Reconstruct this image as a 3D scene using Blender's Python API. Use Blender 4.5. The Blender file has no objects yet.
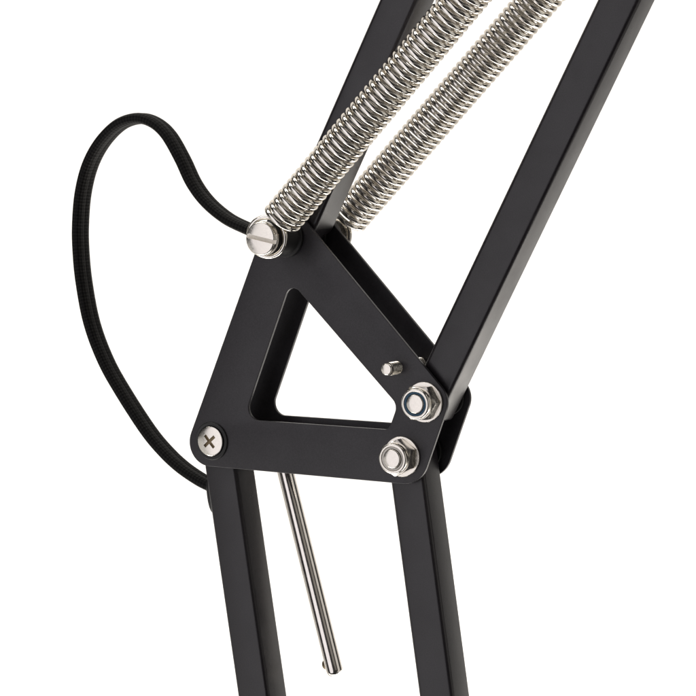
import bpy, bmesh, math, random
from mathutils import Vector, Matrix

random.seed(7)
MM = 0.001
scene = bpy.context.scene
COL = scene.collection
PI = math.pi
R = math.radians

# ------------------------------------------------------------------ materials
def nodes_of(name):
    m = bpy.data.materials.new(name)
    m.use_nodes = True
    nt = m.node_tree
    return m, nt, nt.nodes['Principled BSDF']

def N(nt, kind, **kw):
    n = nt.nodes.new(kind)
    for a, b in kw.items():
        if a in n.inputs:
            n.inputs[a].default_value = b
        else:
            setattr(n, a, b)
    return n

def ramp(nt, src, stops):
    r = N(nt, 'ShaderNodeValToRGB')
    els = r.color_ramp.elements
    while len(els) < len(stops):
        els.new(0.5)
    for e, (p, c) in zip(els, stops):
        e.position = p
        e.color = c if len(c) == 4 else (*c, 1)
    nt.links.new(src, r.inputs[0])
    return r

def coated(name, base, light, rough, bump=0.12, scale=2600, spec=.5):
    """fine-grained black coating on metal"""
    m, nt, b = nodes_of(name)
    tc = N(nt, 'ShaderNodeTexCoord')
    n1 = N(nt, 'ShaderNodeTexNoise', Scale=scale, Detail=3.0, Roughness=0.6)
    n2 = N(nt, 'ShaderNodeTexNoise', Scale=90.0, Detail=4.0, Roughness=0.6)
    n3 = N(nt, 'ShaderNodeTexNoise', Scale=700.0, Detail=2.0, Roughness=0.5)
    for n in (n1, n2, n3):
        nt.links.new(tc.outputs['Object'], n.inputs['Vector'])
    c = ramp(nt, n1.outputs['Fac'], [(0.35, base), (0.62, light), (0.72, light), (0.76, tuple(v * 2.6 for v in light))])
    nt.links.new(c.outputs[0], b.inputs['Base Color'])
    rr = ramp(nt, n2.outputs['Fac'], [(0.3, (rough - .05,) * 3), (0.7, (rough + .08,) * 3)])
    nt.links.new(rr.outputs[0], b.inputs['Roughness'])
    mx = N(nt, 'ShaderNodeMath', operation='MULTIPLY_ADD')
    nt.links.new(n3.outputs['Fac'], mx.inputs[0])
    mx.inputs[1].default_value = 0.8
    nt.links.new(n1.outputs['Fac'], mx.inputs[2])
    bp = N(nt, 'ShaderNodeBump', Strength=bump, Distance=0.00006)
    nt.links.new(mx.outputs[0], bp.inputs['Height'])
    nt.links.new(bp.outputs[0], b.inputs['Normal'])
    b.inputs['Specular IOR Level'].default_value = spec
    return m

def metal(name, base, rough, bump=0.0, scale=500, edge=None):
    m, nt, b = nodes_of(name)
    if edge:
        b.inputs['Specular Tint'].default_value = (*edge, 1)
    b.inputs['Metallic'].default_value = 1.0
    tc = N(nt, 'ShaderNodeTexCoord')
    n1 = N(nt, 'ShaderNodeTexNoise', Scale=scale, Detail=4.0, Roughness=0.6)
    nt.links.new(tc.outputs['Object'], n1.inputs['Vector'])
    c = ramp(nt, n1.outputs['Fac'], [(0.3, tuple(v * .88 for v in base)), (0.7, base)])
    nt.links.new(c.outputs[0], b.inputs['Base Color'])
    rr = ramp(nt, n1.outputs['Fac'], [(0.3, (rough * .75,) * 3), (0.75, (rough * 1.35,) * 3)])
    nt.links.new(rr.outputs[0], b.inputs['Roughness'])
    if bump:
        bp = N(nt, 'ShaderNodeBump', Strength=bump, Distance=0.0001)
        nt.links.new(n1.outputs['Fac'], bp.inputs['Height'])
        nt.links.new(bp.outputs[0], b.inputs['Normal'])
    return m

def plain(name, base, rough):
    m, nt, b = nodes_of(name)
    tc = N(nt, 'ShaderNodeTexCoord')
    n1 = N(nt, 'ShaderNodeTexNoise', Scale=900.0, Detail=3.0)
    nt.links.new(tc.outputs['Object'], n1.inputs['Vector'])
    c = ramp(nt, n1.outputs['Fac'], [(0.3, tuple(v * .8 for v in base)), (0.7, base)])
    nt.links.new(c.outputs[0], b.inputs['Base Color'])
    b.inputs['Roughness'].default_value = rough
    return m

M_PLATE = coated('black_powder_coat', (.0105, .0088, .0112), (.0185, .0158, .0198), .40)
M_TUBE = coated('black_anodised_tube', (.0075, .0058, .0075), (.0135, .0108, .0135), .315, bump=.22, spec=.54)
M_RUBBER = plain('black_nylon', (.010, .010, .010), .5)
M_SPRING = metal('nickel_spring_wire', (.84, .81, .755), .15, edge=(.74, .70, .65))
M_SPRING2 = metal('nickel_spring_wire_darker', (.74, .71, .66), .16, edge=(.68, .64, .59))  # slightly darker tone of the same wire, for the rear spring
M_BOLT = metal('nickel_bolt', (.86, .82, .75), .22, bump=.08, scale=1400)
M_CHROME = metal('polished_steel_rod', (.86, .82, .77), .15, edge=(.75, .72, .68))
M_RECESS = metal('dark_brown_metal', (.20, .155, .095), .45)  # dark brown tone for the cross recess floor and the rod peg
M_SLOT = metal('slot_metal', (.74, .69, .60), .42, bump=.9, scale=1500)
M_BLUE = plain('blue_nylon_insert', (.012, .075, .14), .45)
M_GREYMETAL = metal('dull_nickel_ring', (.46, .44, .40), .38)

def braid():
    m, nt, b = nodes_of('black_braided_fabric')
    uv = N(nt, 'ShaderNodeUVMap')
    sep = N(nt, 'ShaderNodeSeparateXYZ')
    nt.links.new(uv.outputs[0], sep.inputs[0])
    outs = []
    for sgn in (1, -1):
        a = N(nt, 'ShaderNodeMath', operation='MULTIPLY')
        nt.links.new(sep.outputs[1], a.inputs[0])
        a.inputs[1].default_value = sgn * 1.0
        s = N(nt, 'ShaderNodeMath', operation='ADD')
        nt.links.new(a.outputs[0], s.inputs[0])
        nt.links.new(sep.outputs[0], s.inputs[1])
        f = N(nt, 'ShaderNodeMath', operation='MULTIPLY')
        nt.links.new(s.outputs[0], f.inputs[0])
        f.inputs[1].default_value = 2 * PI
        sn = N(nt, 'ShaderNodeMath', operation='SINE')
        nt.links.new(f.outputs[0], sn.inputs[0])
        outs.append(sn)
    mul = N(nt, 'ShaderNodeMath', operation='MULTIPLY')
    nt.links.new(outs[0].outputs[0], mul.inputs[0])
    nt.links.new(outs[1].outputs[0], mul.inputs[1])
    mad = N(nt, 'ShaderNodeMath', operation='MULTIPLY_ADD')
    nt.links.new(mul.outputs[0], mad.inputs[0])
    mad.inputs[1].default_value = .5
    mad.inputs[2].default_value = .5
    nz = N(nt, 'ShaderNodeTexNoise', Scale=1800.0, Detail=3.0)
    tc = N(nt, 'ShaderNodeTexCoord')
    nt.links.new(tc.outputs['Object'], nz.inputs['Vector'])
    mix = N(nt, 'ShaderNodeMath', operation='MULTIPLY')
    nt.links.new(mad.outputs[0], mix.inputs[0])
    nt.links.new(nz.outputs['Fac'], mix.inputs[1])
    c = ramp(nt, mix.outputs[0], [(0.1, (.0008, .0008, .0008)), (0.55, (.016, .015, .0142))])
    nt.links.new(c.outputs[0], b.inputs['Base Color'])
    bp = N(nt, 'ShaderNodeBump', Strength=.8, Distance=0.0003)
    nt.links.new(mix.outputs[0], bp.inputs['Height'])
    nt.links.new(bp.outputs[0], b.inputs['Normal'])
    b.inputs['Roughness'].default_value = .62
    b.inputs['Specular IOR Level'].default_value = .12
    return m
M_BRAID = braid()

# ------------------------------------------------------------------ helpers
def link(name, me, mat, parent=None, smooth=32):
    o = bpy.data.objects.new(name, me)
    COL.objects.link(o)
    if mat is not None:
        me.materials.clear()
        me.materials.append(mat)
    for p in me.polygons:
        p.use_smooth = True
    me.set_sharp_from_angle(angle=R(smooth))
    if parent is not None:
        o.parent = parent
    return o

def mesh_of(bm, name):
    bmesh.ops.recalc_face_normals(bm, faces=bm.faces[:])
    me = bpy.data.meshes.new(name)
    bm.to_mesh(me)
    bm.free()
    return me

def fillet(poly, radii, seg=14):
    """round every corner of a 2-D polygon (mm)"""
    out = []
    n = len(poly)
    for i in range(n):
        p = Vector(poly[i])
        a = (Vector(poly[i - 1]) - p).normalized()
        b = (Vector(poly[(i + 1) % n]) - p).normalized()
        ang = a.angle(b)
        r = radii[i]
        t = r / math.tan(ang / 2)
        c = p + (a + b).normalized() * (r / math.sin(ang / 2))
        s, e = p + a * t - c, p + b * t - c
        a0 = math.atan2(s.y, s.x)
        d = (math.atan2(e.y, e.x) - a0 + PI) % (2 * PI) - PI
        for k in range(seg + 1):
            q = a0 + d * k / seg
            out.append((c.x + r * math.cos(q), c.y + r * math.sin(q)))
    return out

def plate_mesh(name, loops, y0, y1, edge=.22):
    """flat plate in the XZ plane between depths y0 and y1, with holes and eased edges"""
    cu = bpy.data.curves.new(name, 'CURVE')
    cu.dimensions = '2D'
    cu.fill_mode = 'BOTH'
    for lp in loops:
        sp = cu.splines.new('POLY')
        sp.points.add(len(lp) - 1)
        for q, (x, z) in zip(sp.points, lp):
            q.co = (x * MM, z * MM, 0, 1)
        sp.use_cyclic_u = True
    cu.extrude = ((y1 - y0) / 2 - edge) * MM
    cu.bevel_depth = edge * MM
    cu.offset = -edge * MM
    cu.bevel_resolution = 3
    tmp = bpy.data.objects.new(name, cu)
    COL.objects.link(tmp)
    dg = bpy.context.evaluated_depsgraph_get()
    me = bpy.data.meshes.new_from_object(tmp.evaluated_get(dg))
    bpy.data.objects.remove(tmp)
    bpy.data.curves.remove(cu)
    me.transform(Matrix.Translation((0, (y0 + y1) / 2 * MM, 0)) @ Matrix.Rotation(PI / 2, 4, 'X'))
    bm = bmesh.new()
    bm.from_mesh(me)
    bmesh.ops.remove_doubles(bm, verts=bm.verts[:], dist=1e-7)
    bmesh.ops.recalc_face_normals(bm, faces=bm.faces[:])
    bm.to_mesh(me)
    bm.free()
    return me

def sweep(bm, pts, section, up=None, closed=False, caps=True, uvscale=None, scales=None):
    """sweep a 2-D section (mm) along 3-D points (mm)"""
    P = [Vector(p) for p in pts]
    n = len(P)
    T = []
    for i in range(n):
        if closed:
            t = P[(i + 1) % n] - P[i - 1]
        else:
            t = P[min(i + 1, n - 1)] - P[max(i - 1, 0)]
        T.append(t.normalized())
    if up is None:
        a = Vector((0, 1, 0)) if abs(T[0].y) < .9 else Vector((1, 0, 0))
        nrm = (a - T[0] * a.dot(T[0])).normalized()
    rings, L = [], 0.0
    Ls = []
    for i in range(n):
        if i:
            L += (P[i] - P[i - 1]).length
        Ls.append(L)
        if up is not None:
            nrm = (Vector(up) - T[i] * Vector(up).dot(T[i])).normalized()
        elif i:
            q = T[i - 1].rotation_difference(T[i])
            nrm = q @ nrm
            nrm = (nrm - T[i] * nrm.dot(T[i])).normalized()
        bn = T[i].cross(nrm)
        s = scales[i] if scales else 1
        rings.append([bm.verts.new((P[i] + nrm * u * s + bn * v * s) * MM) for u, v in section])
    m = len(section)
    uvl = bm.loops.layers.uv.verify() if uvscale else None
    for i in range(n if closed else n - 1):
        A, B = rings[i], rings[(i + 1) % n]
        for j in range(m):
            f = bm.faces.new((A[j], A[(j + 1) % m], B[(j + 1) % m], B[j]))
            if uvl:
                for lp, (ii, jj) in zip(f.loops, ((i, j), (i, j + 1), (i + 1, j + 1), (i + 1, j))):
                    lp[uvl].uv = (Ls[min(ii, n - 1)] * uvscale[0], jj / m * uvscale[1])
    if caps and not closed:
        bm.faces.new(rings[0])
        bm.faces.new(rings[-1][::-1])

def circle(r, n=12):
    return [(r * math.cos(2 * PI * k / n), r * math.sin(2 * PI * k / n)) for k in range(n)]

def lathe(prof, n=64, c=(0, 0), y0=0.0, sgn=-1):
    """profile [(radius, height)] in mm turned about an axis along Y; height grows towards -Y (sgn=-1)"""
    bm = bmesh.new()
    prev = None
    for r, h in prof:
        y = (y0 + sgn * h) * MM
        if r <= 1e-6:
            ring = [bm.verts.new((c[0] * MM, y, c[1] * MM))]
        else:
            ring = [bm.verts.new(((c[0] + r * math.cos(2 * PI * k / n)) * MM, y, (c[1] + r * math.sin(2 * PI * k / n)) * MM)) for k in range(n)]
        if prev is not None:
            if len(prev) == 1 and len(ring) > 1:
                for k in range(n):
                    bm.faces.new((prev[0], ring[k], ring[(k + 1) % n]))
            elif len(ring) == 1 and len(prev) > 1:
                for k in range(n):
                    bm.faces.new((prev[k], prev[(k + 1) % n], ring[0]))
            elif len(ring) > 1:
                for k in range(n):
                    bm.faces.new((prev[k], prev[(k + 1) % n], ring[(k + 1) % n], ring[k]))
        prev = ring
    return bm

def arc_prof(cr, ch, r, a0, a1, k=6):
    return [(cr + r * math.cos(R(a0 + (a1 - a0) * i / k)), ch + r * math.sin(R(a0 + (a1 - a0) * i / k))) for i in range(k + 1)]

def cut(me, cutters):
    """boolean difference, returns a new mesh"""
    o = bpy.data.objects.new('work', me)
    COL.objects.link(o)
    tmp = []
    for cm in cutters:
        c = bpy.data.objects.new('cutter', cm)
        COL.objects.link(c)
        tmp.append(c)
        md = o.modifiers.new('cut', 'BOOLEAN')
        md.operation = 'DIFFERENCE'
        md.solver = 'EXACT'
        md.object = c
    dg = bpy.context.evaluated_depsgraph_get()
    res = bpy.data.meshes.new_from_object(o.evaluated_get(dg))
    bpy.data.objects.remove(o)
    for c in tmp:
        bpy.data.objects.remove(c)
    return res

def box_mesh(cx, cy, cz, sx, sy, sz, rot=0.0, pivot=(0, 0)):
    bm = bmesh.new()
    bmesh.ops.create_cube(bm, size=1)
    for v in bm.verts:
        x, z = v.co.x * sx + cx, v.co.z * sz + cz
        xr = x * math.cos(rot) - z * math.sin(rot) + pivot[0]
        zr = x * math.sin(rot) + z * math.cos(rot) + pivot[1]
        v.co = Vector((xr, v.co.y * sy + cy, zr)) * MM
    return mesh_of(bm, 'box')

# ------------------------------------------------------------------ dimensions (mm)
TW = 12.0                       # square tube
PT = 1.25                       # plate thickness
GAP = 1.28                      # washer between tube and plate
YF = -(GAP + PT)                # front face of the front plate
YR = TW + GAP                   # front face of the rear plate
STUD = (-20.75, 34.2)
PIV_A = (-49.16, -32.05)
PIV_B = (28.30, -15.15)
PIV_C = (20.61, -32.33)
PIN = (18.57, -5.08)

lamp = bpy.data.objects.new('desk_lamp', None)
COL.objects.link(lamp)
lamp['label'] = 'black desk lamp elbow with triangular plates, square arm tubes, nickel springs and a looped cord'
lamp['category'] = 'desk lamp'

# ------------------------------------------------------------------ bracket plates
outer = fillet([(-61.74, -40.35), (26.78, -40.91), (36.89, -13.54), (-23.86, 49.69)], [7.6, 8.6, 6.9, 8.4], 20)
window = fillet([(-37.07, -24.34), (15.78, -24.44), (18.75, -16.62), (-19.45, 20.58)], [4.0, 2.4, 3.6, 3.0], 12)
link('bracket_plate', plate_mesh('bracket_plate', [outer, window], YF, YF + PT), M_PLATE, lamp)['label'] = 'front triangular plate with nuts and screws on its face'
link('bracket_plate', plate_mesh('bracket_plate', [outer, window], YR, YR + PT), M_PLATE, lamp)['label'] = 'rear triangular plate behind the arms'

# ------------------------------------------------------------------ square arm tubes
def tube(name, ang, off, s0, s1, chamfer=None, label=None):
    d = Vector((math.cos(R(ang)), math.sin(R(ang))))
    n = Vector((math.sin(R(ang)), -math.cos(R(ang))))
    h = TW / 2
    poly = [(s0, -h), (s0, h), (s1, h), (s1, -h)]
    if chamfer:
        a, b = chamfer          # cut on the +n corner of the s0 end: run along the axis, run across
        poly = [(s0, -h), (s0, h - b), (s0 + a, h), (s1, h), (s1, -h)]
    bm = bmesh.new()
    lo, hi = [], []
    for s, w in poly:
        p = d * s + n * (off + w)
        lo.append(bm.verts.new((p.x * MM, 0, p.y * MM)))
        hi.append(bm.verts.new((p.x * MM, TW * MM, p.y * MM)))
    k = len(poly)
    bm.faces.new(lo)
    bm.faces.new(hi[::-1])
    for i in range(k):
        bm.faces.new((lo[i], hi[i], hi[(i + 1) % k], lo[(i + 1) % k]))
    bmesh.ops.recalc_face_normals(bm, faces=bm.faces[:])
    bmesh.ops.bevel(bm, geom=bm.edges[:], offset=1.45 * MM, segments=6, profile=.5, affect='EDGES')
    o = link(name, mesh_of(bm, name), M_TUBE, lamp, 40)
    o['label'] = label
    return o

tube('arm_tube', 62.83, -33.35, 15.2, 175, chamfer=(11, 7.5), label='upper arm tube passing behind the front spring')
tube('arm_tube', 62.76, 31.35, -5.9, 205, label='upper arm tube standing clear of the springs')
tube('arm_tube', 99.42, -54.05, -175, -17.6, label='lower arm tube below the cross-head screw')
tube('arm_tube', 98.68, 14.49, -175, -30.2, label='lower arm tube below the two lock nuts')

# thin washers between tubes and plates
for (x, z) in (PIV_A, PIV_B, PIV_C, STUD):
    for y in (-GAP, TW):
        bm = lathe([(0, 0.02), (5.6, .02), (5.75, .15), (5.75, GAP - .17), (5.6, GAP - .02), (0, GAP - .02)], 40, (x, z), y, 1)
        link('spacer_washer', mesh_of(bm, 'spacer_washer'), M_RUBBER, lamp)

# ------------------------------------------------------------------ lock nuts
def hex_nut(c, y0, rot, af=5.0, h=3.75, rc=4.95):
    """hexagon prism with turned (scalloped) front corners"""
    bm = bmesh.new()
    n = 72
    rings = [[], [], [], []]
    for k in range(n):
        t = 2 * PI * k / n
        q = (t % (PI / 3)) - PI / 6
        rh = af / math.cos(q)
        rh = min(rh, af / math.cos(PI / 6) - .06)
        zc = h - max(0, rh - rc) * .62 - .02
        zb = max(0, rh - rc) * .62 + .02
        for ring, (rr, hh) in zip(rings, ((min(rh, rc), 0), (rh, zb), (rh, zc), (min(rh, rc), h))):
            ring.append(bm.verts.new(((c[0] + rr * math.cos(t + rot)) * MM, (y0 - hh) * MM, (c[1] + rr * math.sin(t + rot)) * MM)))
    for a, b in zip(rings, rings[1:]):
        for k in range(n):
            bm.faces.new((a[k], a[(k + 1) % n], b[(k + 1) % n], b[k]))
    bm.faces.new(rings[0])
    bm.faces.new(rings[-1][::-1])
    return bm

def lock_nut(c, rot, insert_mat, label, tip):
    y = YF - 1.0
    bm = hex_nut(c, y, rot)
    me = mesh_of(bm, 'lock_nut')
    nut = link('lock_nut', me, M_BOLT, lamp, 28)
    nut['label'] = label
    w = lathe([(3.3, 0.0)] + [(6.05, 0.0)] + arc_prof(6.0, .22, .2, -60, 0, 3) + arc_prof(6.0, .78, .2, 0, 90, 4) + [(3.3, .98)], 72, c, YF, -1)
    link('washer', mesh_of(w, 'washer'), M_BOLT, nut, 28)
    prof = [(4.75, 3.7)] + arc_prof(4.15, 5.2, .62, 0, 90, 7) + arc_prof(3.92, 5.62, .2, 90, 180, 4) + [(3.70, 5.0), (3.6, 4.8)]
    cl = lathe(prof, 72, c, y, -1)
    link('collar', mesh_of(cl, 'collar'), M_BOLT, nut, 40)
    ins = lathe([(3.78, 4.6), (3.78, 5.45), (3.6, 5.6), (3.1, 5.55), (2.9, 4.6)], 60, c, y, -1)
    link('nylon_insert', mesh_of(ins, 'nylon_insert'), insert_mat, nut, 40)
    b = lathe([(0, -15.5), (2.9, -15.5), (2.95, 5.6 + tip)] + arc_prof(2.45, 5.75 + tip, .5, 0, 75, 5) + [(1.5, 6.33 + tip), (0, 6.36 + tip)], 48, c, y, -1)
    link('bolt', mesh_of(b, 'bolt'), M_BOLT, nut, 40)
    return nut

lock_nut(PIV_B, R(2), M_BLUE, 'upper lock nut with blue ring', -.35)
lock_nut(PIV_C, R(27), M_GREYMETAL, 'lower lock nut with plain metal ring', 0.0)
# plain bolt heads on the rear side
for c in (PIV_B, PIV_C, PIV_A):
    bm = hex_nut(c, YR + PT + 3.9, R(14), h=3.88)
    link('bolt_head', mesh_of(bm, 'bolt_head'), M_BOLT, lamp, 28)

# ------------------------------------------------------------------ cross-head screw
head = lathe([(0, -2.0), (2.4, -2.0), (2.4, .55), (4.5, .55), (4.72, .65), (4.8, .9)] +
             [(4.8 * math.cos(R(a)), .95 + .6 * math.sin(R(a))) for a in range(6, 90, 7)] + [(0, 1.55)], 72, PIV_A, YF, -1)
hm = mesh_of(head, 'cross_head_screw')
ca = R(42)
cuts = [box_mesh(0, YF - 1.7, 0, 5.2, 2.0, 1.05, ca, PIV_A), box_mesh(0, YF - 1.7, 0, 1.05, 2.0, 5.2, ca, PIV_A)]
hm2 = cut(hm, [cuts[0]])
hm2 = cut(hm2, [cuts[1]])
scr = link('cross_head_screw', hm2, M_BOLT, lamp, 25)
cross = [(2.6, .52), (.52, .52), (.52, 2.6), (-.52, 2.6), (-.52, .52), (-2.6, .52), (-2.6, -.52), (-.52, -.52), (-.52, -2.6), (.52, -2.6), (.52, -.52), (2.6, -.52)]
cr = [(PIV_A[0] + x * .985 * math.cos(ca) - z * .985 * math.sin(ca), PIV_A[1] + x * .985 * math.sin(ca) + z * .985 * math.cos(ca)) for x, z in cross]
link('cross_recess', plate_mesh('cross_recess', [cr], YF - .92, YF - .5, .02), M_RECESS, scr)  # dark brown piece laid on the floor of the cross cut
cup = lathe([(4.9, .02), (4.9, .3), (5.1, .55)] + arc_prof(5.85, .32, .3, 120, 0, 6) + [(6.3, .02)], 64, PIV_A, YF, -1)
link('cup_washer', mesh_of(cup, 'cup_washer'), M_RUBBER, scr, 40)

# ------------------------------------------------------------------ spring studs with slotted heads
def slotted(side):
    """side -1: in front of the front plate; +1: behind the rear plate"""
    y0 = YF if side < 0 else YR + PT
    so = 15.9
    prof = [(0, so - 3.2), (4.8, so - 3.2), (5.15, so - 2.95), (5.3, so - 2.6), (5.3, so - .7)] + arc_prof(4.55, so - .75, .74, 0, 80, 6) + [(2.5, so + .06), (0, so + .1)]
    me = mesh_of(lathe(prof, 72, STUD, y0, side), 'slotted_screw')
    ang = R(-11)
    me = cut(me, [box_mesh(0, y0 + side * (so + .25), 0, 14, 3.0, 1.25, ang, STUD)])
    s = link('slotted_screw', me, M_BOLT, lamp, 28)
    fl = box_mesh(0, y0 + side * (so - 1.32), 0, 10.3, .16, 1.27, ang, STUD)
    link('slot_floor', fl, M_SLOT, s)
    shank = lathe([(0, 9.2), (2.9, 9.2), (2.9, so - 3.1), (0, so - 3.1)], 40, STUD, y0, side)
    link('shank', mesh_of(shank, 'shank'), M_BOLT, s, 40)
    sl = lathe([(0, .02), (6.1, .02), (6.25, .2), (6.25, .9), (6.1, 1.1), (5.3, 1.15), (5.2, 1.3), (5.2, 9.0), (5.0, 9.3), (0, 9.3)], 64, STUD, y0, side)
    link('spacer_sleeve', mesh_of(sl, 'spacer_sleeve'), M_RUBBER, s, 40)
    return s
slotted(-1)['label'] = 'slotted screw holding the front spring'
slotted(1)['label'] = 'slotted screw holding the rear spring'

# ------------------------------------------------------------------ tension springs
def spring(y, base, aim, rmean, rwire, pitch, length, start, mat, label, phase, tilt, hookr):
    d3 = (Vector((aim[0], y, aim[1])) - Vector((base[0], y, base[1]))).normalized()
    e1 = Vector((0, -1, 0))
    e2 = d3.cross(e1).normalized()
    o = Vector((base[0], y, base[1]))
    pts = []
    seg = 30
    turns = length / pitch
    rnd = random.Random(int(abs(y) * 10))
    jit = [rnd.uniform(-.04, .04) for _ in range(int(turns) + 3)]
    for k in range(int(turns * seg) + 1):
        t = k / seg
        ph = phase + 2 * PI * t
        i = int(t)
        fj = jit[i] * (1 - (t - i)) + jit[i + 1] * (t - i)
        pts.append(o + d3 * (start + (t + fj) * pitch) + (e1 * math.cos(ph) + e2 * math.sin(ph)) * rmean)
    bm = bmesh.new()
    sweep(bm, pts, circle(rwire, 12))
    sp = link('tension_spring', mesh_of(bm, 'tension_spring'), mat, lamp, 60)
    sp['label'] = label
    # hook: ring round the stud, then a curved neck up to the first coil
    hp = []
    ca_, sa_ = math.cos(tilt), math.sin(tilt)
    ax = Vector((d3.x, 0, d3.z))
    side_v = Vector((d3.z, 0, -d3.x))
    for k in range(0, 61):
        a = R(14) + R(338) * k / 60
        u = side_v * math.sin(a) * hookr
        w = ax * math.cos(a) * hookr
        p = o + w + u
        dy = (u.x) * math.tan(tilt)
        hp.append(p + Vector((0, dy, 0)))
    hp.reverse()
    # hp ends near the top of the spring axis; blend to the first coil point
    p0, p1 = hp[-1], pts[0]
    t0 = (hp[-1] - hp[-2]).normalized() * 3.6
    t1 = (pts[1] - pts[0]).normalized() * 3.0
    for k in range(1, 9):
        t = k / 8
        h00, h10, h01, h11 = 2*t**3-3*t**2+1, t**3-2*t**2+t, -2*t**3+3*t**2, t**3-t**2
        hp.append(p0 * h00 + t0 * h10 + p1 * h01 + t1 * h11)
    bm = bmesh.new()
    sweep(bm, hp, circle(rwire * .84, 12))
    link('spring_hook', mesh_of(bm, 'spring_hook'), mat, sp, 60)
    return sp

spring(-14.2, (-20.75, 34.6), (40.76, 98.14), 5.42, .89, 2.275, 135, 6.9, M_SPRING, 'front spring crossing before the upper arm', R(180), R(14), 6.1)
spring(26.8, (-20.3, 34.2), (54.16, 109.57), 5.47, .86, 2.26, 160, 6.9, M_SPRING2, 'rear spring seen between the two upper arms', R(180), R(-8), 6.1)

# ------------------------------------------------------------------ threaded pin through both plates
prof = [(0, -17.5), (1.85, -17.5)]
h = -17.4
while h < 5.8:
    prof += [(1.86, h), (2.02, h + .2)]
    h += .4
prof += [(1.85, 6.2)] + arc_prof(1.35, 6.45, .5, 0, 80, 5) + [(0, 7.0)]
pin = link('threaded_pin', mesh_of(lathe(prof, 40, PIN, YF, -1), 'threaded_pin'), M_BOLT, lamp, 50)

# ------------------------------------------------------------------ lever rod hanging behind the rear plate
def rod():
    a = Vector((-39.97, 22, -31.24))
    b = Vector((-16.95, 22, -110.9))
    d = (b - a).normalized()
    pts, sc = [], []
    L = (b - a).length
    r = 2.80
    for t in (0, .25, .6, 1.2):
        pts.append(a + d * t)
        sc.append({0: .72, .25: .85, .6: .96, 1.2: 1}[t])
    for k in range(1, 20):
        pts.append(a + d * (1.2 + (L - 1.2 - 2.2) * k / 19))
        sc.append(1)
    for k in range(1, 9):
        q = R(90 * k / 8.6)
        pts.append(a + d * (L - 2.2 + 2.0 * math.sin(q)))
        sc.append(.30 + .70 * math.cos(q) ** .8)
    bm = bmesh.new()
    sweep(bm, pts, circle(r, 40), scales=sc)
    o = link('lever_rod', mesh_of(bm, 'lever_rod'), M_CHROME, lamp, 40)
    o['label'] = 'polished rod hanging below the plates'
    # small dark peg near the free end
    e1 = Vector((-.93, .2, -.24)).normalized()
    p = b - d * 4.2
    bm = bmesh.new()
    sweep(bm, [p + e1 * q for q in (1.5, 3.1, 3.5, 3.8, 3.9)], circle(1.75, 24), scales=[1, 1, .9, .6, .25])
    link('peg', mesh_of(bm, 'peg'), M_RECESS, o, 40)
    # cross pin that carries the rod on the rear plate
    bm = lathe([(0, YR + PT), (2.2, YR + PT), (2.2, YR + PT + 3), (1.5, YR + PT + 3), (1.5, 22), (0, 22)], 24, (a.x + d.x * 3, a.z + d.z * 3), 0, 1)
    link('cross_pin', mesh_of(bm, 'cross_pin'), M_BOLT, o, 40)
rod()

# ------------------------------------------------------------------ braided cord
CORD = [(-27.5, 33.6), (-30.9, 34.1), (-35.04, 35.0), (-41.1, 36.86), (-48.37, 39.92), (-55.69, 45.06), (-61.11, 51.23), (-65.6, 59.2), (-70.97, 67.0), (-76.63, 71.2),
        (-82.97, 72.53), (-90.5, 70.6), (-97.7, 64.9), (-102.9, 57.4), (-106.0, 48.2), (-107.26, 38.2), (-107.3, 29.0), (-106.14, 17.8),
        (-103.0, 3.9), (-97.4, -8.5), (-90.2, -19.0), (-80.1, -31.4), (-72.9, -38.2), (-66.3, -42.9), (-59.2, -46.5), (-54.5, -48.2)]
def catmull(p, n=10):
    out = []
    for i in range(len(p) - 1):
        a, b, c, d = (Vector(p[max(i - 1, 0)]), Vector(p[i]), Vector(p[i + 1]), Vector(p[min(i + 2, len(p) - 1)]))
        for k in range(n):
            t = k / n
            out.append(.5 * ((2 * b) + (c - a) * t + (2 * a - 5 * b + 4 * c - d) * t ** 2 + (3 * b - a - 3 * c + d) * t ** 3))
    out.append(Vector(p[-1]))
    return out
sec = []
for k in range(48):
    t = 2 * PI * k / 48
    yy = 3.75 * math.cos(t)
    nn = 1.95 * math.copysign(abs(math.sin(t)) ** .72, math.sin(t)) * (1 - .19 * math.exp(-(yy / .85) ** 2))
    sec.append((yy, nn))
bm = bmesh.new()
cp = [(v.x, 5.92, v.y) for v in catmull(CORD)]
sweep(bm, cp, sec, up=(0, 1, 0), uvscale=(.43, 9))
cord = link('power_cord', mesh_of(bm, 'power_cord'), M_BRAID, lamp, 60)
cord['label'] = 'black braided cord bowing out in a loop'
# grommet on the left face of the lower tube
gd = Vector((math.cos(R(99.42)), 0, math.sin(R(99.42))))
gn = Vector((-math.sin(R(99.42)), 0, math.cos(R(99.42))))
gc = Vector((-54.05 * math.sin(R(99.42)), 5.9, 54.05 * math.cos(R(99.42))))
gc = gc + gd * (-41.8) + gn * (TW / 2)
bm = bmesh.new()
oval = lambda rx, rz: [(rz * math.copysign(abs(math.cos(2 * PI * k / 40)) ** .75, math.cos(2 * PI * k / 40)), rx * math.copysign(abs(math.sin(2 * PI * k / 40)) ** .75, math.sin(2 * PI * k / 40))) for k in range(40)]
sweep(bm, [gc + gn * q for q in (-1.0, .9, 1.5, 1.8)], oval(4.6, 6.6), up=tuple(gd), scales=[1, 1, .93, .8])
link('grommet', mesh_of(bm, 'grommet'), M_RUBBER, cord, 40)

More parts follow.
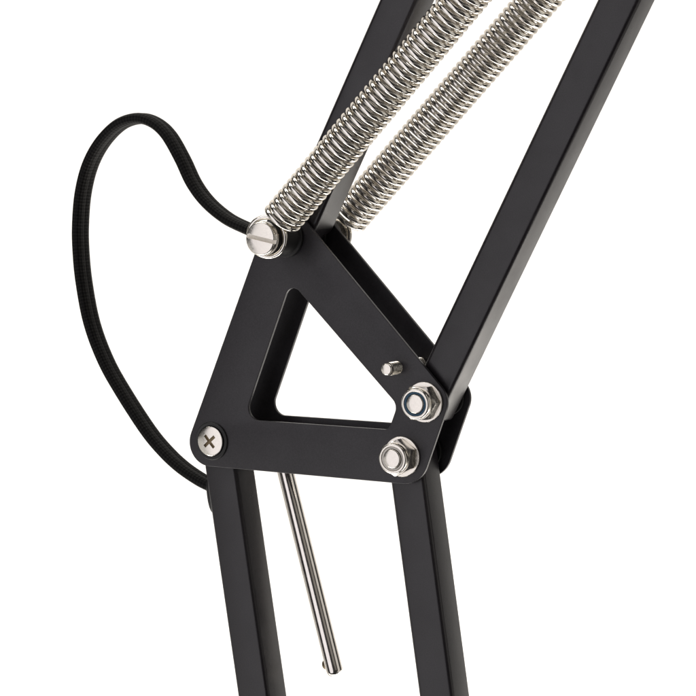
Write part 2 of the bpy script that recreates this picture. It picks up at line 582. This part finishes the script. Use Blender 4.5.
# ------------------------------------------------------------------ camera
AZ, EL, DIST = R(29.35), R(4.76), 623.4
cam_d = bpy.data.cameras.new('camera')
cam = bpy.data.objects.new('camera', cam_d)
COL.objects.link(cam)
cam_d.sensor_width = 36
cam_d.lens = 36 * 2000 / 696
cam_d.clip_start = .02
cam_d.clip_end = 50
cdir = Vector((math.sin(AZ) * math.cos(EL), -math.cos(AZ) * math.cos(EL), math.sin(EL)))
cam.location = cdir * DIST * MM
cam.rotation_euler = (-cdir).to_track_quat('-Z', 'Y').to_euler()
scene.camera = cam

# ------------------------------------------------------------------ white studio backdrop
bd = Vector((-math.sin(AZ), math.cos(AZ), 0))
m, nt, b = nodes_of('white_paper')
tc = N(nt, 'ShaderNodeTexCoord')
nz = N(nt, 'ShaderNodeTexNoise', Scale=30.0, Detail=4.0)
nt.links.new(tc.outputs['Object'], nz.inputs['Vector'])
c = ramp(nt, nz.outputs['Fac'], [(.3, (.86, .855, .84)), (.7, (.88, .875, .86))])
nt.links.new(c.outputs[0], b.inputs['Base Color'])
b.inputs['Roughness'].default_value = .9
b.inputs['Specular IOR Level'].default_value = .1
bm = bmesh.new()
bmesh.ops.create_cube(bm, size=1)
bmesh.ops.scale(bm, vec=(2.4, .02, 2.0), verts=bm.verts)
o = link('backdrop', mesh_of(bm, 'backdrop'), m)
o.location = bd * .62 + Vector((math.cos(AZ), math.sin(AZ), 0)) * .45
o.rotation_euler = (0, 0, AZ)
o['kind'] = 'structure'

# ------------------------------------------------------------------ lamps
def area(name, loc, target, sx, sy, radiance, color=(1, 1, 1)):
    l = bpy.data.lights.new(name, 'AREA')
    l.shape = 'RECTANGLE'
    l.size, l.size_y = sx, sy
    l.energy = radiance * PI * sx * sy
    l.color = color
    ob = bpy.data.objects.new(name, l)
    COL.objects.link(ob)
    ob.location = loc
    ob.rotation_euler = (Vector(target) - Vector(loc)).to_track_quat('-Z', 'Y').to_euler()
    return ob
right = Vector((math.cos(AZ), math.sin(AZ), 0))
up = Vector((0, 0, 1))
# two strip lamps, out of frame, that light the backdrop only
for sg, rad, xo in ((-1, 9.0, .12), (1, 5.2, .0)):
    area('backdrop_lamp', bd * .10 + up * .66 * sg + right * xo, bd * .61 + up * .05 * sg + right * xo, 1.6, .25, rad, (1, .965, .915))
def ring_lamp(name, rel, dist, w_, h_, rad, color, z=0.0):
    """upright area light standing round the lamp at an angle measured from the camera direction"""
    a = AZ + R(rel)
    return area(name, (math.sin(a) * dist, -math.cos(a) * dist, z), (0, 0, 0), w_, h_, rad, color)
# big soft box front left (mirrored by plates and screw heads), a second one further left, a side light on the right
ring_lamp('soft_box', -43, .95, .95, 2.2, 1.06, (1, .965, 1), .05)
area('low_left_box', (-.76, -.32, -.42), (0, 0, 0), .85, .75, .55, (1, .975, .94))
ring_lamp('added_rod_fill', 24, .95, .55, .32, .22, (1, .93, .84), .10)  # added dim lamp that lightens the dark band mirrored in the rod
ring_lamp('right_box', 67, .95, .58, 1.5, .62, (1, .955, .89))
area('added_tube_side_fill', (.15, .52, -.39), (.05, 0, .06), .9, .24, 2.4, (1, .95, .88))  # added lamp, brightens the side face of the upper right tube
w = bpy.data.worlds.new('World')
scene.world = w
w.use_nodes = True
w.node_tree.nodes['Background'].inputs[0].default_value = (1, .98, .97, 1)
w.node_tree.nodes['Background'].inputs[1].default_value = .025

scene.view_settings.view_transform = 'Standard'
scene.view_settings.look = 'None'
scene.view_settings.exposure = 0
scene.view_settings.gamma = 1
scene.render.engine = 'CYCLES'
scene.cycles.max_bounces = 10
scene.cycles.glossy_bounces = 8
scene.cycles.diffuse_bounces = 4
